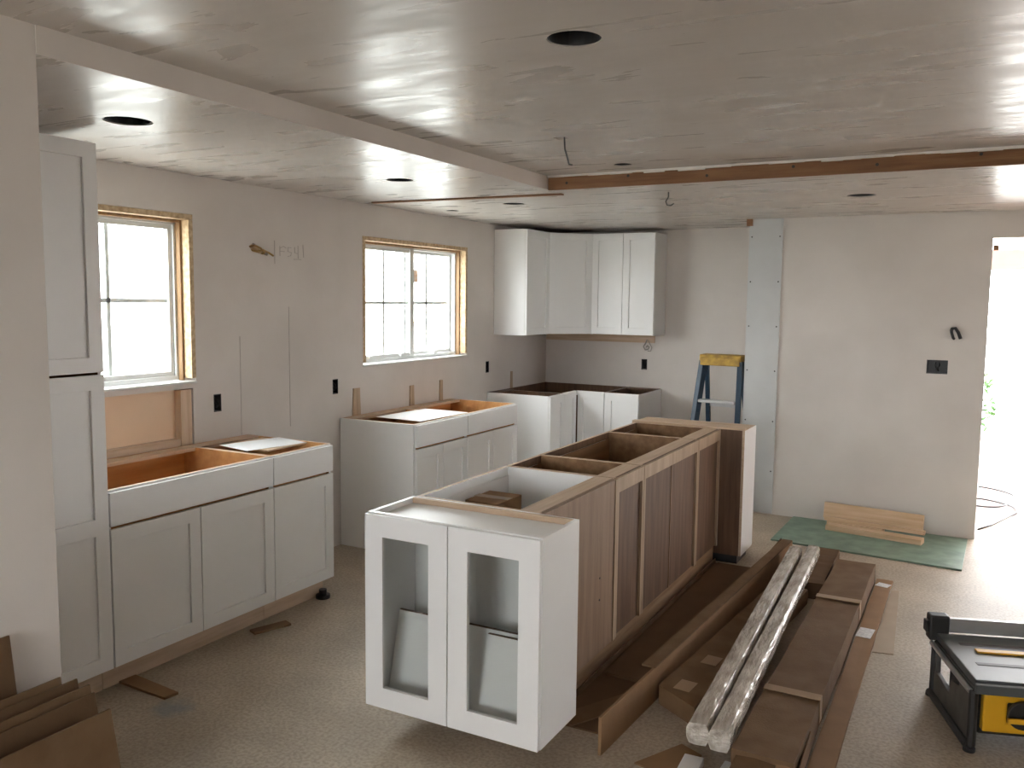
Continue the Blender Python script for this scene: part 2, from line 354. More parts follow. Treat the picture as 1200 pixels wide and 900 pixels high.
# windows
def window(nm, label, wdw, slider):
    y0, y1, z0, z1 = wdw; g = .002
    root = bpy.data.objects.new(nm, None); COL.objects.link(root); struct(root, label); root.location = (0, y0, z0)
    y1 -= y0; z1 -= z0; y0 = z0 = 0
    t = .03
    MB().box(-.15, .004, y0+g, y1-g, z1-t, z1-g).build('head_jamb', 'jamb', root)
    MB().box(-.15, .004, y1-t, y1-g, z0+t, z1-t-g).build('side_jamb', 'jamb', root)
    MB().box(-.15, .004, y0+g, y0+t, z0+t, z1-t-g).build('side_jamb', 'jamb', root)
    MB().box(-.15, .012, y0+g, y1-g, z0+g, z0+.014).build('sill', 'vinyl', root, .002)
    a0, a1, c0, c1 = y0+t+.004, y1-t-.004, z0+.018, z1-t-.004
    f = .024
    map_x = lambda u, v, w_: (-.085 + w_, u, v)
    MB().box(-.084, -.052, y1-t-.014, y1-t-.0005, z0+.016, z1-t-.002).box(-.084, -.052, y0+t+.0005, y1-t-.015, z1-t-.016, z1-t-.002).build('jamb_shade_strip', 'jambshade', root)  # dark strips added where the inner jamb lies in shade
    fr = MB().panel(rect(a0, a1, c0, c1), [rect(a0+f, a1-f, c0+f, c1-f)], map_x, .06).build('window_frame', 'vinyl', root, .003)
    def sash(s0, s1, xo):
        e = .024
        mp = lambda u, v, w_: (xo + w_, u, v)
        q = MB().panel(rect(s0, s1, c0+f, c1-f), [rect(s0+e, s1-e, c0+f+e, c1-f-e)], mp, .028).build('sash', 'vinyl', root, .002)
        MB().box(xo-.018, xo-.012, s0+e, s1-e, c0+f+e, c1-f-e).build('pane', 'glass', q)
        mid = (c0+c1)/2; my = (s0+s1)/2
        MB().box(xo-.024, xo-.019, my-.011, my+.011, c0+f+e, c1-f-e).box(xo-.024, xo-.019, s0+e, s1-e, mid-.011, mid+.011).build('grille', 'grille', q)
        return q
    if slider:
        mid = (a0+a1)/2
        sash(a0+f, mid+.03, -.094); q = sash(mid-.03, a1-f, -.124)
        MB().box(-.0935, -.082, mid-.008, mid+.046, c0+f, c1-f).build('meeting_stile', 'vinyl', root, .002)
        MB().box(-.1365, -.1345, mid+.035, mid+.17, c1-.27, c1-.17).build('sticker', 'sticker', q)
        for k in (.16, .55, 1.0):
            MB().box(-.092, -.07, k, k+.05, c0+.02, c0+.045).build('latch', 'vinyl', fr)
    else:
        sash(a0+f, a1-f, -.10)
window('window_1', 'white vinyl window in a raw wood jamb beside the pantry', W1, False)
window('window_2', 'white vinyl sliding window in a raw wood jamb above the base cabinets', W2, True)

# outside
struct(MB().box(-40, 40, -40, 60, -.5, -.3).build('ground', 'ground'), 'bright ground outside')
tag(MB().box(3.0, 9.5, 7.9, 12.5, -.12, -.002).box(2.28, 7.65, 7.104, 7.9, -.12, -.002).build('patio_slab', 'patio'), 'pale pink concrete slab beyond the doorway', 'patio', kind='structure')
t = thing('pergola', 'pink painted overhang beyond the open doorway', 'pergola', (3.4, 9.0, 0))
MB().box(0, 4, -.05, .05, 2.0, 2.18).build('beam', 'pinkbeam', t, .004)
for px in (.05, 3.95): MB().box(px-.05, px+.05, -.05, .05, -.002, 2.0).build('post', 'pinkbeam', t, .004)
MB().box(-1.1, 4, -1.86, .05, 2.50, 2.56).build('shade_roof', 'pinkbeam', t)  # roof out of view, added to shade the slab
for px in (.1, 1.4, 2.7, 3.9): MB().box(px-.03, px+.03, -.04, .04, 2.18, 2.5).build('strut', 'pinkbeam', t)
struct(MB().box(5.45, 5.55, 7.105, 8.94, -.002, 2.499).build('wall_porch_shade', 'pinkbeam'))  # unseen wall, added to keep sky light off the slab
t = thing('shrub', 'green leafy shrub outside the doorway', 'shrub', (3.62, 9.55, 0))
b = MB(); rr = random.Random(3)
for k in range(420):
    a = rr.uniform(0, 6.28); e = rr.uniform(-1, 1); r_ = .36*rr.uniform(.5, 1)
    c = Vector((r_*math.cos(a)*math.sqrt(1-e*e), r_*math.sin(a)*math.sqrt(1-e*e), .72+e*.42))
    d1 = Vector((rr.uniform(-1, 1), rr.uniform(-1, 1), rr.uniform(-1, 1))).normalized()*.045; d2 = d1.orthogonal().normalized()*.018
    i0 = len(b.v); b.v += [tuple(c-d1), tuple(c+d2), tuple(c+d1), tuple(c-d2)]; b.f.append((i0, i0+1, i0+2, i0+3)); b.mi.append(0)
b.build('foliage', 'leaf', t)
MB().tube([(0, 0, -.002), (.02, 0, .3), (0, .02, .75)], .025).build('stem', 'beam', t)
pts = []
for k in range(40):
    a = k/39*math.pi*2.6; pts.append((3.93+.20*math.cos(a)+.02*math.sin(3*a), 8.05+.28*math.sin(a)+.01*k, .006+.0016*k))
tag(MB().tube([(3.86, 7.3, .005), (3.95, 7.5, .005), (4.05, 7.8, .005)] + pts, .007).build('power_cord', 'black', smooth=True), 'black cord coiled on the slab beyond the doorway', 'cord')

# ------------------------------------------------------------------ cabinets
def door(parent, x0, x1, z0, z1, yf, stile=.062, rails=None, glass=False, nm='door', frame='cab'):
    """shaker door, front face at y = yf (towards -y), 19 mm thick"""
    g = .0022; x0 += g; x1 -= g; z0 += g; z1 -= g
    rails = rails or []
    segs = []; zz = [z0+stile] + [v for r_ in rails for v in r_] + [z1-stile]
    holes = [rect(x0+stile, x1-stile, zz[i], zz[i+1]) for i in range(0, len(zz), 2)]
    d = MB().panel(rect(x0, x1, z0, z1), holes, lambda u, v, w_: (u, yf - w_, v), .019).build(nm, frame, parent, .0012)
    for h in holes:
        ys = (yf+.010, yf+.014) if glass else (yf+.011, yf+.018)
        MB().box(h[0][0]+.0003, h[1][0]-.0003, ys[0], ys[1], h[0][1]+.0003, h[2][1]-.0003).build('glass_pane' if glass else 'panel', 'cabglass' if glass else frame, d)
    return d
def slab(parent, x0, x1, z0, z1, yf, nm='drawer_front'):
    g = .0022
    return MB().box(x0+g, x1-g, yf, yf+.019, z0+g, z1-g).build(nm, 'cab', parent, .0015)
def carcass(t, w_, d, z0, z1, inner='orange', back='orange', open_top=True, ends='cab', rail='maple_x', mid_rail=False, top='cab'):
    """case from y = 0 (back) to y = -(d-.02)"""
    yf = -(d-.02); p = .016
    # side panels: face order -z +z -y +x +y -x ; outer white, inner wood, top edge raw
    MB().box(0, p, yf, 0, z0, z1, [0, 2, 0, 1, 2, 0]).build('side_panel', [ends, inner, rail], t)
    MB().box(w_-p, w_, yf, 0, z0, z1, [0, 2, 0, 0, 2, 1]).build('side_panel', [ends, inner, rail], t)
    MB().box(p, w_-p, yf, -.008, z0, z0+p).build('bottom_panel', inner, t)
    MB().box(p, w_-p, -.008, 0, z0, z1-.0, [0, 0, 1, 0, 0, 0]).build('back_panel', [back, inner], t)
    if open_top:
        MB().box(p, w_-p, yf, yf+.02, z1-.04, z1, [0, 1, 0, 0, 0, 0]).build('front_rail', [ends, rail], t)
        MB().box(p, w_-p, -.095, -.009, z1-.018, z1).build('rear_stretcher', rail, t)
        MB().box(p, w_-p, yf+.0205, yf+.0255, z0+p, z1-.041).build('front_liner', inner, t)
        if mid_rail: MB().box(p, w_-p, yf+.02, yf+.10, z1-.018, z1).build('front_stretcher', rail, t)
    else:
        MB().box(p, w_-p, yf, -.008, z1-p, z1).build('top_panel', top, t)
def toe(t, w_, d, m_='maple_x'):
    MB().box(.0, w_, -(d-.085), -(d-.101), 0, .112).build('toe_kick', m_, t)
    for x in (.02, w_-.036): MB().box(x, x+.016, -(d-.102), -.01, 0, .1135).build('base_support', m_, t)
H, ZB, ZD = .876, .114, .722      # case top, door bottom, drawer line
def base(nm, label, loc, rz, w_, fronts, d=.64, **kw):
    t = thing(nm, label, 'cabinet', loc, rz); carcass(t, w_, d, ZB, H, **kw); toe(t, w_, d)
    for f in fronts:
        if f[0] == 'door': door(t, f[1], f[2], f[3], f[4], -d)
        else: slab(t, f[1], f[2], f[3], f[4], -d)
    return t
E_ = R(90); W_ = R(-90); G = .003
# tall pantry
t = thing('pantry_cabinet', 'tall white shaker pantry cabinet standing against the wall end', 'cabinet', (G, 1.80, 0), E_)
pw = 2.322-1.80
carcass(t, pw, .64, ZB, 2.296, open_top=False); toe(t, pw, .64)
door(t, 0, pw, 1.374, 2.294, -.64); door(t, 0, pw, ZB, 1.368, -.64, rails=[(.70, .77)])
# run under the near window
base('sink_base_cabinet', 'white sink base cabinet with two shaker doors beside the pantry', (G, 2.326, 0), E_, .951,
     [('door', 0, .4755, ZB, ZD-.009), ('door', .4755, .951, ZB, ZD-.009), ('slab', 0, .951, ZD, H-.006)])
base('drawer_base_cabinet', 'narrow white base cabinet with one drawer and one door at the run end', (G, 3.279, 0), E_, .465,
     [('door', 0, .465, ZB, ZD-.009), ('slab', 0, .465, ZD, H-.006)])
# run under the far window
base('drawer_base_cabinet', 'white two-door base cabinet with a plain end panel under the sliding window', (G, 4.594, 0), E_, .634,
     [('door', 0, .317, ZB, ZD-.009), ('door', .317, .634, ZB, ZD-.009), ('slab', 0, .634, ZD, H-.006)], d=.62)
MB().box(-.014, -.001, -.60, 0, 0, H).build('end_panel', 'cab', bpy.data.objects['drawer_base_cabinet.001'])
base('sink_base_cabinet', 'white sink base with open top under the right half of the sliding window', (G, 5.23, 0), E_, .75,
     [('door', 0, .375, ZB, ZD-.009), ('door', .375, .75, ZB, ZD-.009), ('slab', 0, .75, ZD, H-.006)], d=.62)
# corner run
base('base_cabinet', 'narrow white full-height-door base cabinet in the corner run by the window wall', (G, 6.575, 0), E_, .283, [('door', 0, .283, ZB, H-.006)], d=.62, inner='brown', back='brown', rail='brown')
t = thing('corner_base_cabinet', 'white corner base cabinet with bifold door leaves under the wall cabinets', 'cabinet', (0, 0, 0))
t.location = (G, 6.862, 0); yb = YB - G - 6.862; y7 = 7.13 - 6.862
Lp = [(0, 0), (.60, 0), (.60, y7+.02), (.88, y7+.02), (.88, yb), (0, yb)]
MB().prism(Lp, lambda u, v, w_: (u, v, w_), ZB, ZB+.016).build('bottom_panel', 'orange', t)
MB().box(0, .60, 0, .016, ZB+.017, H, [0, 2, 0, 0, 1, 0]).build('side_panel', ['cab', 'brown', 'brown'], t)
MB().box(.864, .88, y7+.02, yb, ZB+.017, H, [0, 2, 0, 0, 0, 1]).build('side_panel', ['cab', 'brown', 'brown'], t)
MB().box(0, .008, .017, yb, ZB+.017, H).build('back_panel', 'brown', t)
MB().box(.009, .863, yb-.008, yb, ZB+.017, H).build('back_panel', 'brown', t)
MB().box(.58, .60, .017, y7+.02, H-.04, H).build('top_rail', 'cab', t)
MB().box(.601, .863, y7+.02, y7+.04, H-.04, H).build('top_rail', 'cab', t)
MB().box(.50, .515, 0, y7+.12, 0, ZB-.001).box(.516, .88, y7+.105, y7+.12, 0, ZB-.001).build('toe_kick', 'maple_x', t)
d1 = door(t, 0, y7-.012, ZB, H-.006, -.617, stile=.055); 
for o_ in [d1]: o_.rotation_euler = (0, 0, E_)
door(t, .622, .879, ZB, H-.006, y7, stile=.055)
base('base_cabinet', 'narrow white base cabinet closing the corner run beside the blue ladder', (.888, YB-G, 0), 0, .318, [('door', 0, .318, ZB, H-.006)], d=.62, inner='brown', back='brown', rail='brown')
# wall cabinets
UB, UT = 1.379, 2.297
t = thing('wall_cabinet', 'white wall cabinet next to the sliding window, its plain side showing', 'cabinet', (G, 6.683, 0), E_)
carcass(t, .452, .325, UB, UT, open_top=False); door(t, 0, .452, UB, UT, -.325)
t = thing('corner_wall_cabinet', 'white diagonal corner wall cabinet with a single angled door', 'cabinet', (G, 7.138, 0))
yb = YB-G-7.138; q = .325
poly = [(0, 0), (q-.02, 0), (.61, yb-q+.02), (.61, yb), (0, yb)]
MB().prism(poly, lambda u, v, w_: (u, v, w_), UB, UB+.016).build('bottom_panel', 'maple_x', t)
MB().prism(poly, lambda u, v, w_: (u, v, w_), UT-.016, UT).build('top_panel', 'cab', t)
MB().box(0, .016, .017, yb, UB+.017, UT-.017).build('back_panel', 'cab', t)
MB().box(.017, .593, yb-.016, yb, UB+.017, UT-.017).build('back_panel', 'cab', t)
MB().box(0, q-.02, 0, .016, UB+.017, UT-.017).build('side_panel', 'cab', t)
MB().box(.594, .61, yb-q+.02, yb, UB+.017, UT-.017).build('side_panel', 'cab', t)
p0 = Vector((q-.02, 0, 0)); p1 = Vector((.61, yb-q+.02, 0)); ang = math.atan2(p1.y-p0.y, p1.x-p0.x)
dl = (p1-p0).length
dd = door(t, .004, dl-.004, UB, UT, -.021); dd.rotation_euler = (0, 0, ang); dd.location = p0
t = thing('wall_cabinet', 'white two-door wall cabinet above the corner run', 'cabinet', (.617, YB-G, 0), 0)
carcass(t, .604, .325, UB, UT, open_top=False); door(t, 0, .302, UB, UT, -.325); door(t, .302, .604, UB, UT, -.325)

# island: base units with their backs to the boxes
XI = 2.349
def island(label, y0, y1, ndoors, back, inner, recess, drawer=True):
    w_ = y1-y0-.002; d = .592
    t = thing('island_base_cabinet', label, 'cabinet', (XI, y1-.001, 0), W_, 'base cabinets of the kitchen island')
    carcass(t, w_, d, ZB, H, inner=inner, back=back, mid_rail=False, ends='cabin' if inner == 'cabin' else 'brown')
    for k in range(ndoors): door(t, w_*k/ndoors, w_*(k+1)/ndoors, ZB, ZD-.009, -d)
    slab(t, 0, w_, ZD, H-.006, -d)
    if recess:      # stiles and top rail standing proud of the recessed back
        MB().box(0, .022, .0, .014, ZB, H-.002).build('back_stile', 'stile', t)
        MB().box(w_-.022, w_, .0, .014, ZB, H-.002).build('back_stile', 'stile', t)
        MB().box(.0225, w_-.0225, .0, .014, H-.07, H-.002).build('back_rail', 'stile', t)
        if w_ > .7:
            MB().box(w_*.5-.004, w_*.5+.004, 0, .004, ZB, H-.071).build('back_seam', 'brownlight', t)
    else:
        MB().box(0, w_, .0, .014, ZB, H-.002).build('back_skin', back, t)
        MB().box(-.0, .03, .0145, .018, ZB, H-.002).build('back_stile', 'stile', t)
        for zz in (.46, .36):
            MB().prism(circ(w_*.25, zz, .005, 8), lambda u, v, w2: (u, w2, v), .0142, .016).build('screw', 'black', t)
    return t
i1 = island('island base unit with a white interior and light brown back behind the glass-door cabinet', 2.916, 3.688, 2, 'brownlight', 'cabin', False)
i2 = island('narrow open-topped island base unit with a dark brown back', 3.690, 4.050, 1, 'brown', 'browninner', True)
i3 = island('wide open-topped island base unit with a seamed dark brown back', 4.052, 4.992, 2, 'brown', 'browninner', True)
i4 = island('open-topped island base unit beside the far end cabinet of the island', 4.994, 5.488, 1, 'brown', 'browninner', True)
t = thing('island_plinth', 'low pine plinth carrying the island base units', 'plinth', (0, 0, 0))
t.location = (1.86, 2.93, 0)
MB().box(.44, .48, 0, 2.55, 0, .113).build('long_board', 'plinth', t, .002)
MB().box(0, .038, 0, 2.55, 0, .113).build('long_board', 'plinth', t, .002)
for k in range(4): MB().box(.039, .439, .05+k*.8, .088+k*.8, 0, .113).build('cross_board', 'plinth', t, .002)
# glass-door wall cabinet on the near end
t = thing('glass_door_cabinet', 'white wall cabinet with two glass doors fixed to the island end', 'cabinet', (1.763, 2.913, 0), 0)
gw = .752; z0, z1 = ZB, H; p = .018; yf = -.304
MB().box(0, p, yf, 0, z0, z1).build('side_panel', 'cab', t, .001)
MB().box(gw-p, gw, yf, 0, z0, z1).build('side_panel', 'cab', t, .001)
MB().box(p, gw-p, yf, -.009, z0, z0+p).build('bottom_panel', 'cabin', t)
MB().box(p, gw-p, yf, -.009, z1-.022-p, z1-.022).build('top_panel', 'cabin', t)
MB().box(p, gw-p, -.008, 0, z0, z1).build('back_panel', 'cabin', t)
MB().box(p, gw-p, yf, yf+.019, z1-.021, z1).build('face_rail', 'cab', t)
MB().box(p, gw-p, -.028, -.009, z1-.021, z1).build('hanging_rail', 'maple_x', t)
for k in (0, 1): door(t, gw/2*k, gw/2*(k+1), z0, z1-.002, yf-.0205, stile=.082, glass=True)
def lean(nm, label, cat, x, y, w_, h, th, tilt, m_, z, group=None, rz=0):
    o = MB().box(0, w_, 0, th, 0, h).build(nm, m_, None, .001); o.location = (x, y, z); o.rotation_euler = (R(tilt), 0, rz)
    return tag(o, label, cat, group)
for nm_, xx, yy, ww, hh in (('wide white loose shelf board leaning inside behind both glass doors', 1.79, 2.705, .695, .31), ('narrower white loose shelf board in front of the wide one behind the right glass door', 2.215, 2.682, .26, .30)):
    sh = lean('shelf_board', nm_, 'shelf', xx, yy, ww, hh, .016, -14, 'cabin', z0+p+.006)
    MB().box(.001, ww-.001, .0005, .0155, hh, hh+.004).build('raw_edge', 'brown', sh)
# far end cabinet, turned away
t = thing('island_end_cabinet', 'white cabinet at the far island end, raw brown back showing', 'cabinet', (2.515, 5.492, 0), R(180))
carcass(t, .758, .325, .06, H, inner='brown', back='brown', open_top=False, top='maple_x'); door(t, 0, .379, .06, H, -.325); door(t, .379, .758, .06, H, -.325)
MB().box(.001, .757, -.05, 0, H, H+.012).build('top_cleat', 'maple_x', t)
MB().box(.03, .70, -.28, -.03, 0, .059).build('plinth', 'black', t)  # black block stands in for the shaded gap under this cabinet
# carton inside first island unit
t = thing('small_carton', 'small brown carton inside the white island unit', 'box', (1.815, 3.24, ZB+.017), R(0))
MB().box(0, .17, 0, .22, 0, .67).build('body', 'card2', t, .003)
MB().box(-.002, .172, .08, .13, .6705, .672).build('tape_strip', 'tape', t)

# paper sheets, shims and scraps
tag(MB().box(-.13, .13, -.19, .19, 0, .002).build('paper_sheet', 'sheet', None, loc=(.36, 3.50, H+.0005), rot=(0, 0, R(-12))), 'white paper sheet lying on the drawer cabinet beside the pantry run', 'paper')
tag(MB().box(-.19, .19, -.28, .28, 0, .003).build('filler_panel', 'cabin', None, loc=(.38, 5.02, H+.0005), rot=(0, 0, R(-3))), 'white flat panel lying on the cabinets under the sliding window', 'panel')
tag(MB().box(-.16, .17, -.15, .15, 0, .008).build('plywood_cover', 'maple_y', None, loc=(.35, 3.515, H-.0095)), 'pale plywood cover set in the top of the drawer cabinet', 'board')
# make the plywood rest on the case edge instead of inside it
bpy.data.objects['plywood_cover'].location.z = H + .0002; bpy.data.objects['paper_sheet'].location.z = H + .0085
def shim(y, z1_, w_, lab):
    o = MB().prism([(-w_/2, 0), (w_/2, 0), (w_/2*.8, z1_-H), (-w_/2*.8, z1_-H)], lambda u, v, w2: (w2, u, v), 0, .009).build('wood_shim', 'stile', None)
    o.location = (.0005, y, H+.001)
    return tag(o, lab, 'shim')
shim(4.755, 1.065, .085, 'wide wood shim standing behind the two-door base cabinet')
shim(5.422, 1.03, .06, 'wood shim standing against the wall below the sliding window middle')
shim(5.83, 1.04, .045, 'thin dark wood shim standing behind the open-topped sink base')
shim(7.02, 1.03, .035, 'thin wood shim standing in the dark cabinet corner')
o = MB().prism([(-.15, -.04), (.15, -.03), (.155, .035), (-.15, .04)], lambda u, v, w_: (u, v, w_), 0, .011).build('wood_scrap', 'card2', None, .001, loc=(.715, 2.43, 0), rot=(0, 0, R(-4)))
tag(o, 'flat wood scrap on the floor by the sink cabinet toe kick', 'wood')
o = MB().prism([(-.10, -.03), (.10, -.03), (.10, .03), (-.10, .03)], lambda u, v, w_: (u, v, w_), 0, .012).build('wood_scrap', 'card', None, .001, loc=(.68, 3.20, 0), rot=(0, 0, R(70)))
tag(o, 'small brown scrap on the floor below the narrow drawer cabinet', 'wood')
t = thing('levelling_foot', 'black plastic levelling foot under the narrow drawer cabinet', 'foot', (.605, 3.69, 0))
MB().prism(circ(0, 0, .04, 20), lambda u, v, w_: (u, v, w_), 0, .02).build('base', 'black', t); MB().prism(circ(0, 0, .022, 16), lambda u, v, w_: (u, v, w_), .02, .05).build('post', 'black', t)

# ------------------------------------------------------------------ step ladder
t = thing('step_ladder', 'blue step ladder with a worn yellow cap by the back wall', 'ladder', (1.925, 7.13, 0), R(-3))
MB().box(-.175, .175, -.06, .09, 1.20, 1.255).box(-.165, .165, -.07, -.055, 1.165, 1.235).build('cap', 'ladderyellow', t, .008)
for s_ in (-1, 1):
    MB().bar((s_*.155, -.01, 1.2), (s_*.215, -.27, 0), .042, .07).build('front_rail', 'blue', t, .003)
    MB().bar((s_*.145, .05, 1.2), (s_*.20, .40, 0), .034, .05).build('rear_rail', 'blue', t, .003)
for z in (.25, .55, .86):
    f_ = 1 - z/1.2; MB().box(-(.135+.06*f_), .135+.06*f_, -.03-.26*f_-.03, -.03-.26*f_+.05, z, z+.025).build('step', 'alu', t, .003)
for z in (.30, .80):
    f_ = 1 - z/1.2; MB().box(-(.135+.05*f_), .135+.05*f_, .05+.35*f_-.01, .05+.35*f_+.01, z, z+.03).build('rear_brace', 'alu', t, .002)

# ------------------------------------------------------------------ floor pieces by the partition
o = MB().prism([(2.576, 6.965), (2.56, 6.20), (3.773, 6.09), (3.795, 6.93)], lambda u, v, w_: (u-3.1, v-6.5, w_), 0, .012).build('green_board', 'green', None, .001, loc=(3.1, 6.5, 0))
tag(o, 'dusty green sheet of board flat on the floor below the partition', 'board')
o = MB().box(0, .66, 0, .09, 0, .038).build('lumber_board', 'pine', None, .002, loc=(2.86, 6.66, .0125), rot=(0, 0, R(-9)))
tag(o, 'short pale pine board under another on the green sheet', 'lumber')
o = MB().box(0, .70, 0, .04, 0, .03).build('lumber_board', 'pine', None, .002, loc=(2.83, 6.80, .0515), rot=(0, 0, R(-8)))
tag(o, 'narrow pine strip lying on top of the lower pine board', 'lumber')
o = MB().box(0, .70, 0, .038, 0, .12).build('lumber_board', 'pine', None, .002, loc=(2.81, 6.885, .0515), rot=(R(-10), 0, R(-7)))
tag(o, 'pine plank on edge tilted against the partition wall', 'lumber')
o = MB().box(0, .40, 0, .07, 0, .038).build('lumber_board', 'pine', None, .002, loc=(2.85, 6.79, .0125), rot=(0, 0, R(-8)))
tag(o, 'short pine block hidden beneath the tilted pine plank', 'lumber')

# ------------------------------------------------------------------ cartons and wrapped panels on the floor
def carton(nm, label, p0, p1, w_, h, z0=0, z1_=None, m_='card', tapes=(), skew=0, patch=None, group='long flat cartons beside the island'):
    """long carton; p0, p1 are the floor points of its centre line; p0 end is the near one"""
    p0 = Vector((*p0, z0)); p1 = Vector((*p1, z0 if z1_ is None else z1_)); L = (p1-p0).length; d = p1-p0
    t = thing(nm, label, 'box', p0, math.atan2(d.y, d.x) - math.pi/2, group)
    t.rotation_euler.x = math.asin(d.z/L)
    b = MB(); n = 14; rr = random.Random(hash(label) % 1000 if False else len(label))
    # slightly sagging and bulging long box
    rows = []
    for i in range(n+1):
        f_ = i/n; y = f_*L; bul = rr.uniform(-.004, .004); hw = w_/2 + rr.uniform(-.003, .003); hh = h*(1 + rr.uniform(-.05, .0))
        sk = skew*(1-f_) if i == 0 else 0
        ring = [(-hw, y+(sk if i == 0 else 0), 0), (hw, y, 0), (hw+bul, y, hh*.5), (hw, y, hh), (0, y+sk/2, hh+bul*.6), (-hw, y+sk, hh), (-hw-bul, y+sk, hh*.5)]
        rows.append(ring); b.v += ring
    k = 7
    for i in range(n):
        for j in range(k): b.f.append((i*k+j, i*k+(j+1)%k, (i+1)*k+(j+1)%k, (i+1)*k+j)); b.mi.append(0)
    b.f.append(tuple(range(k))); b.f.append(tuple(n*k+j for j in range(k))); b.mi += [0, 0]
    b.build('body', m_, t)
    for f_ in tapes:
        y = f_*L
        if patch:
            MB().box(-patch/2, patch/2, y, y+.10, h+.003, h+.0045).build('tape_strip', 'tape', t); continue
        MB().box(-w_/2-.003, w_/2+.003, y, y+.055, h+.004, h+.0055).box(w_/2+.0035, w_/2+.005, y, y+.055, h*.25, h+.0055).build('tape_strip', 'tape', t)
    return t, L
# open tray carton against the island
t = thing('open_tray_carton', 'long open cardboard tray lying along the island plinth', 'box', (2.36, 3.02, 0), 0)
MB().prism([(0, 0), (.25, 0), (.375, 2.44), (0, 2.44)], lambda u, v, w_: (u, v, w_), 0, .006).build('bottom_sheet', 'card3', t)
MB().box(0, .005, 0, 2.44, .0065, .035).build('side_flap', 'card', t)
MB().bar((.05, .02, .01), (.235, .30, .03), .10, .006, upv=(0, 0, 1)).build('end_flap', 'card', t)
MB().prism([(.03, .5), (.22, .5), (.31, 2.4), (.03, 2.4)], lambda u, v, w_: (u, v, w_), .0065, .022).build('insert_sheet', 'card3', t)
# standing folded strip
t = thing('folded_cardboard_strip', 'long cardboard strip standing on edge with a folded lip, next to the tray', 'box', (2.635, 2.875, 0), R(-3.2))
MB().box(-.012, 0, 0, 2.85, 0, .148).build('upright_panel', 'card2', t)
MB().bar((-.03, .52, .150), (-.03, 2.84, .150), .06, .008).build('top_lip', 'card', t)
MB().bar((-.075, 2.2, .075), (-.075, 2.86, .12), .008, .06).build('loose_flap', 'card3', t)
carton('long_carton', 'flat taped carton between the standing strip and the plastic wrapped bundle', (2.775, 3.27), (2.92, 4.98), .20, .085, skew=.11, tapes=(.06, .24), patch=.07)
carton('long_carton', 'dark carton end under the far end of the wrapped bundle', (3.0, 5.07), (2.985, 5.85), .17, .10, m_='card3')
t, L = carton('long_carton', 'widest long carton lying right of the plastic wrapped bundle', (3.205, 2.955), (3.205, 5.55), .215, .122, m_='card', tapes=(.20, .69))
MB().bar((.10, .02, .02), (.125, -.03, .10), .09, .004).build('torn_flap', 'card2', t)
MB().bar((-.02, 0, .10), (-.03, -.06, .07), .14, .004, upv=(0, 0, 1)).build('end_flap', 'card3', t)
MB().bar((.06, -.002, .10), (.075, -.10, .035), .07, .004, upv=(0, 0, 1)).build('torn_flap', 'card2', t)
MB().bar((.112, .30, .06), (.12, .02, .045), .004, .08).build('side_flap', 'card', t)
carton('flat_carton', 'flattened carton strip lying under the right side of the widest carton', (3.372, 3.06), (3.365, 5.60), .085, .018, m_='card2', group=None)
o = MB().prism([(-.01, 0), (.085, .02), (.03, 1.05), (-.01, 1.03)], lambda u, v, w_: (u, v, w_), 0, .004).build('cardboard_flap', 'cardpale', None, loc=(3.425, 4.42, 0)); tag(o, 'pale flat cardboard flap on the bare floor beside the labelled strip', 'cardboard')
for (x, y, a, s_, lb) in ((3.362, 4.62, -4, .14, 'large white shipping label stuck on the flattened carton strip'), (3.367, 5.48, -15, .07, 'small white label stuck at the far end of the carton strip')):
    tag(MB().box(-.036, .036, -s_/2, s_/2, 0, .0012).build('shipping_label', 'paper', None, loc=(x, y, .0192), rot=(0, 0, R(a))), lb, 'label')
# plastic wrapped bundle: two bars
def wrapped(label, p0, p1, w_, h, seed):
    p0, p1 = Vector(p0), Vector(p1); L = (p1-p0).length; d = p1-p0; rr = random.Random(seed)
    t = thing('wrapped_panel', label, 'panel', p0, math.atan2(d.y, d.x)-math.pi/2, 'panels in plastic wrap')
    t.rotation_euler.x = math.asin(d.z/L)
    b = MB(); n = 60; k = 14
    for i in range(n+1):
        for j in range(k):
            a = 2*math.pi*j/k; cx, cz = math.cos(a), math.sin(a)
            s_ = max(abs(cx), abs(cz)); ux, uz = cx/s_**.8, cz/s_**.8
            e = 1 + rr.uniform(-.028, .018)
            b.v.append((ux*w_/2*e, i/n*L + (rr.uniform(-.006, .006) if 0 < i < n else 0), h/2 + uz*h/2*e))
    for i in range(n):
        for j in range(k): b.f.append((i*k+j, i*k+(j+1)%k, (i+1)*k+(j+1)%k, (i+1)*k+j)); b.mi.append(0)
    b.f.append(tuple(range(k))); b.f.append(tuple(n*k+j for j in range(k))); b.mi += [0, 0]
    b.build('plastic_wrap', 'foil', t)
    MB().box(-w_/2*.8, w_/2*.8, .01, L-.01, h*.12, h*.85).build('panel_core', 'cabin', t)
wrapped('long panel in clear plastic wrap, the one toward the island', (2.97, 2.97, .088), (2.86, 5.45, .108), .082, .082, 1)
wrapped('long panel in clear plastic wrap, the one toward the widest carton', (3.052, 2.96, .088), (2.955, 5.53, .108), .078, .082, 2)
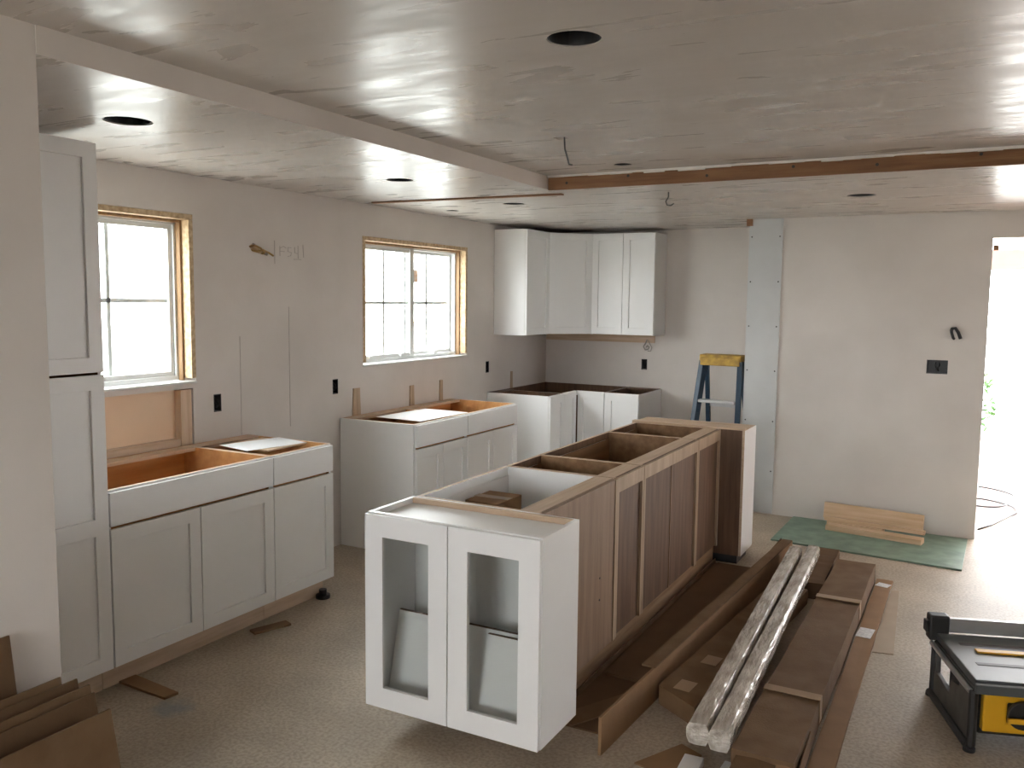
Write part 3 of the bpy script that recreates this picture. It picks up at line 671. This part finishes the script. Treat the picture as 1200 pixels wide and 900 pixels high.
# bits at the near end
o = MB().prism([(-.10, -.09), (.03, -.10), (.075, .11), (-.02, .14)], lambda u, v, w_: (u, v, w_), 0, .006).build('cardboard_scrap', 'card2', None, loc=(2.875, 2.96, 0), rot=(0, 0, R(-8))); tag(o, 'flat cardboard scrap on the floor near the glass-door cabinet', 'cardboard')
for (x, y, a, L, lb) in ((2.975, 2.60, 3, .40, 'white trim piece poking out beside the flat cardboard scrap'), (3.075, 2.60, -3, .42, 'white trim piece poking out below the widest carton')):
    tag(MB().box(-.036, .036, 0, L, 0, .03).build('trim_piece', 'cabin', None, .003, loc=(x, y, .0), rot=(0, 0, R(a))), lb, 'trim')
o = MB(); rr = random.Random(5)
for i in range(9):
    for j in range(10):
        a = 2*math.pi*j/10; e = rr.uniform(.8, 1.1); o.v.append((math.cos(a)*.04*e, i*.04, .04+math.sin(a)*.035*e))
for i in range(8):
    for j in range(10): o.f.append((i*10+j, i*10+(j+1)%10, (i+1)*10+(j+1)%10, (i+1)*10+j)); o.mi.append(0)
o.f += [tuple(range(10)), tuple(80+j for j in range(10))]; o.mi += [0, 0]
tag(o.build('plastic_scrap', 'foil', None, loc=(3.15, 2.56, 0), rot=(0, 0, R(-4))), 'crumpled scrap of clear plastic by the torn carton end', 'plastic')

# ------------------------------------------------------------------ flattened cartons leaning on the near wall
def leaner(label, x, y0, y1, h, tilt, th=.006, m_='card', yaw=0):
    """sheet in the y-z plane, foot at x, leaning back to the wall at x = XS"""
    o = MB().prism([(y0, 0), (y1, 0), (y1-.04, h), (y0, h)], lambda u, v, w_: (w_, u-y1, v), 0, th).build('flattened_carton', m_, None, .001)
    o.location = (x, y1, .002); o.rotation_euler = (0, R(-tilt), R(yaw)); return tag(o, label, 'cardboard', 'flattened cartons leaning on the wall end')
leaner('tallest flattened carton leaning flat on the wall, behind the others', 1.545, .55, 1.40, .765, 2.5, m_='card3')
xs_ = [(1.64, 1.50, .625), (1.668, 1.53, .615), (1.70, 1.545, .60), (1.725, 1.54, .585)]
for k, (x, y1, h) in enumerate(xs_):
    leaner(['flattened carton next to the tallest sheet in the leaning pile', 'flattened carton second from the tallest sheet in the leaning pile', 'flattened carton second behind the front sheet of the leaning pile', 'flattened carton directly behind the front sheet of the leaning pile'][k], x, .6, y1, h, 6, m_='card3' if k % 2 else 'card')
leaner('front flattened carton of the leaning pile, its full face showing', 1.80, .6, 1.53, .56, 6, .008, 'card')
for k in range(3):
    leaner(['low cardboard sheet touching the front of the leaning pile', 'middle low cardboard sheet at the foot of the leaning pile', 'outermost low cardboard sheet at the foot of the leaning pile'][k], 1.84+.025*k, .8, 1.50+.02*k, .36-.02*k, 5, m_='card3')

# ------------------------------------------------------------------ table saw
t = thing('table_saw', 'yellow and black portable table saw on the floor', 'saw', (3.855, 3.608, 0), R(18.6))
Dp, Wd, Ht = .475, .68, .28
MB().box(-.005, Wd, .0, Dp, Ht-.03, Ht).build('table_top', 'sawtop', t, .004)
for y in (.16, .36): MB().box(.05, Wd-.02, y-.012, y+.012, Ht, Ht+.0015).build('mitre_slot', 'sawblack', t)
MB().box(.09, Wd-.06, .27, .305, Ht, Ht+.008).build('push_stick', 'yellow', t, .002)
MB().box(.05, Wd+.04, Dp+.012, Dp+.035, Ht+.0, Ht+.062).build('rear_fence_rail', 'alu', t, .004)
MB().box(-.035, .045, Dp-.005, Dp+.055, Ht-.035, Ht+.075).build('rail_end_cap', 'sawblack', t, .008)
MB().box(-.05, -.035, Dp+.0, Dp+.04, Ht+.0, Ht+.05).build('rail_knob', 'sawblack', t, .004)
MB().box(-.012, Wd+.03, -.028, -.004, Ht-.045, Ht-.008).build('front_rail', 'sawtop', t, .004)
fp = lambda u, v, w_: (w_, u, v)
for x in (-.01, Wd-.03):
    MB().panel([(0, .02), (.02, 0), (Dp-.02, 0), (Dp+.005, .03), (Dp+.005, Ht-.032), (0, Ht-.032)], [[(.27, .105), (Dp-.035, .12), (Dp-.03, .215), (.16, .22), (.16, .185), (.25, .17)]],
               lambda u, v, w_, x=x: (x - w_, u, v), .02).build('side_panel', 'sawgrey', t, .003)
    MB().tube([(x, .0, .0+.02), (x, .0, Ht-.04)], .016).build('corner_post', 'sawblack', t)
    MB().tube([(x, Dp, .02), (x, Dp, Ht-.04)], .013).build('corner_post', 'sawblack', t)
    MB().tube([(x-.012, .0, .018), (x-.012, Dp, .018)], .014).build('bottom_tube', 'sawblack', t)
    MB().tube([(x-.012, 0, Ht-.045), (x-.012, Dp, Ht-.045)], .011).build('top_tube', 'steel', t)
    for y in (0, Dp): MB().prism(circ(x-.004, y, .022, 14), lambda u, v, w_: (u, v, w_), 0, .014).build('rubber_foot', 'sawblack', t)
fb = lambda u, v, w_: (u, .02 - w_, v)
MB().panel([(.035, .07), (.62, .07), (.62, .235), (.07, .235), (.035, .21)], [[(.12, .11), (.22, .11), (.22, .19), (.12, .19)]], fb, .035).build('front_panel', 'yellow', t, .006)
MB().box(.03, .62, .06, .40, .04, .22).build('motor_housing', 'sawblack', t, .01)
MB().prism(circ(.17, .15, .055, 24), fb, .002, .02).build('hand_wheel', 'sawblack', t, .004)
MB().box(.11, .20, -.018, -.004, .125, .145).build('wheel_bar', 'yellow', t, .004)
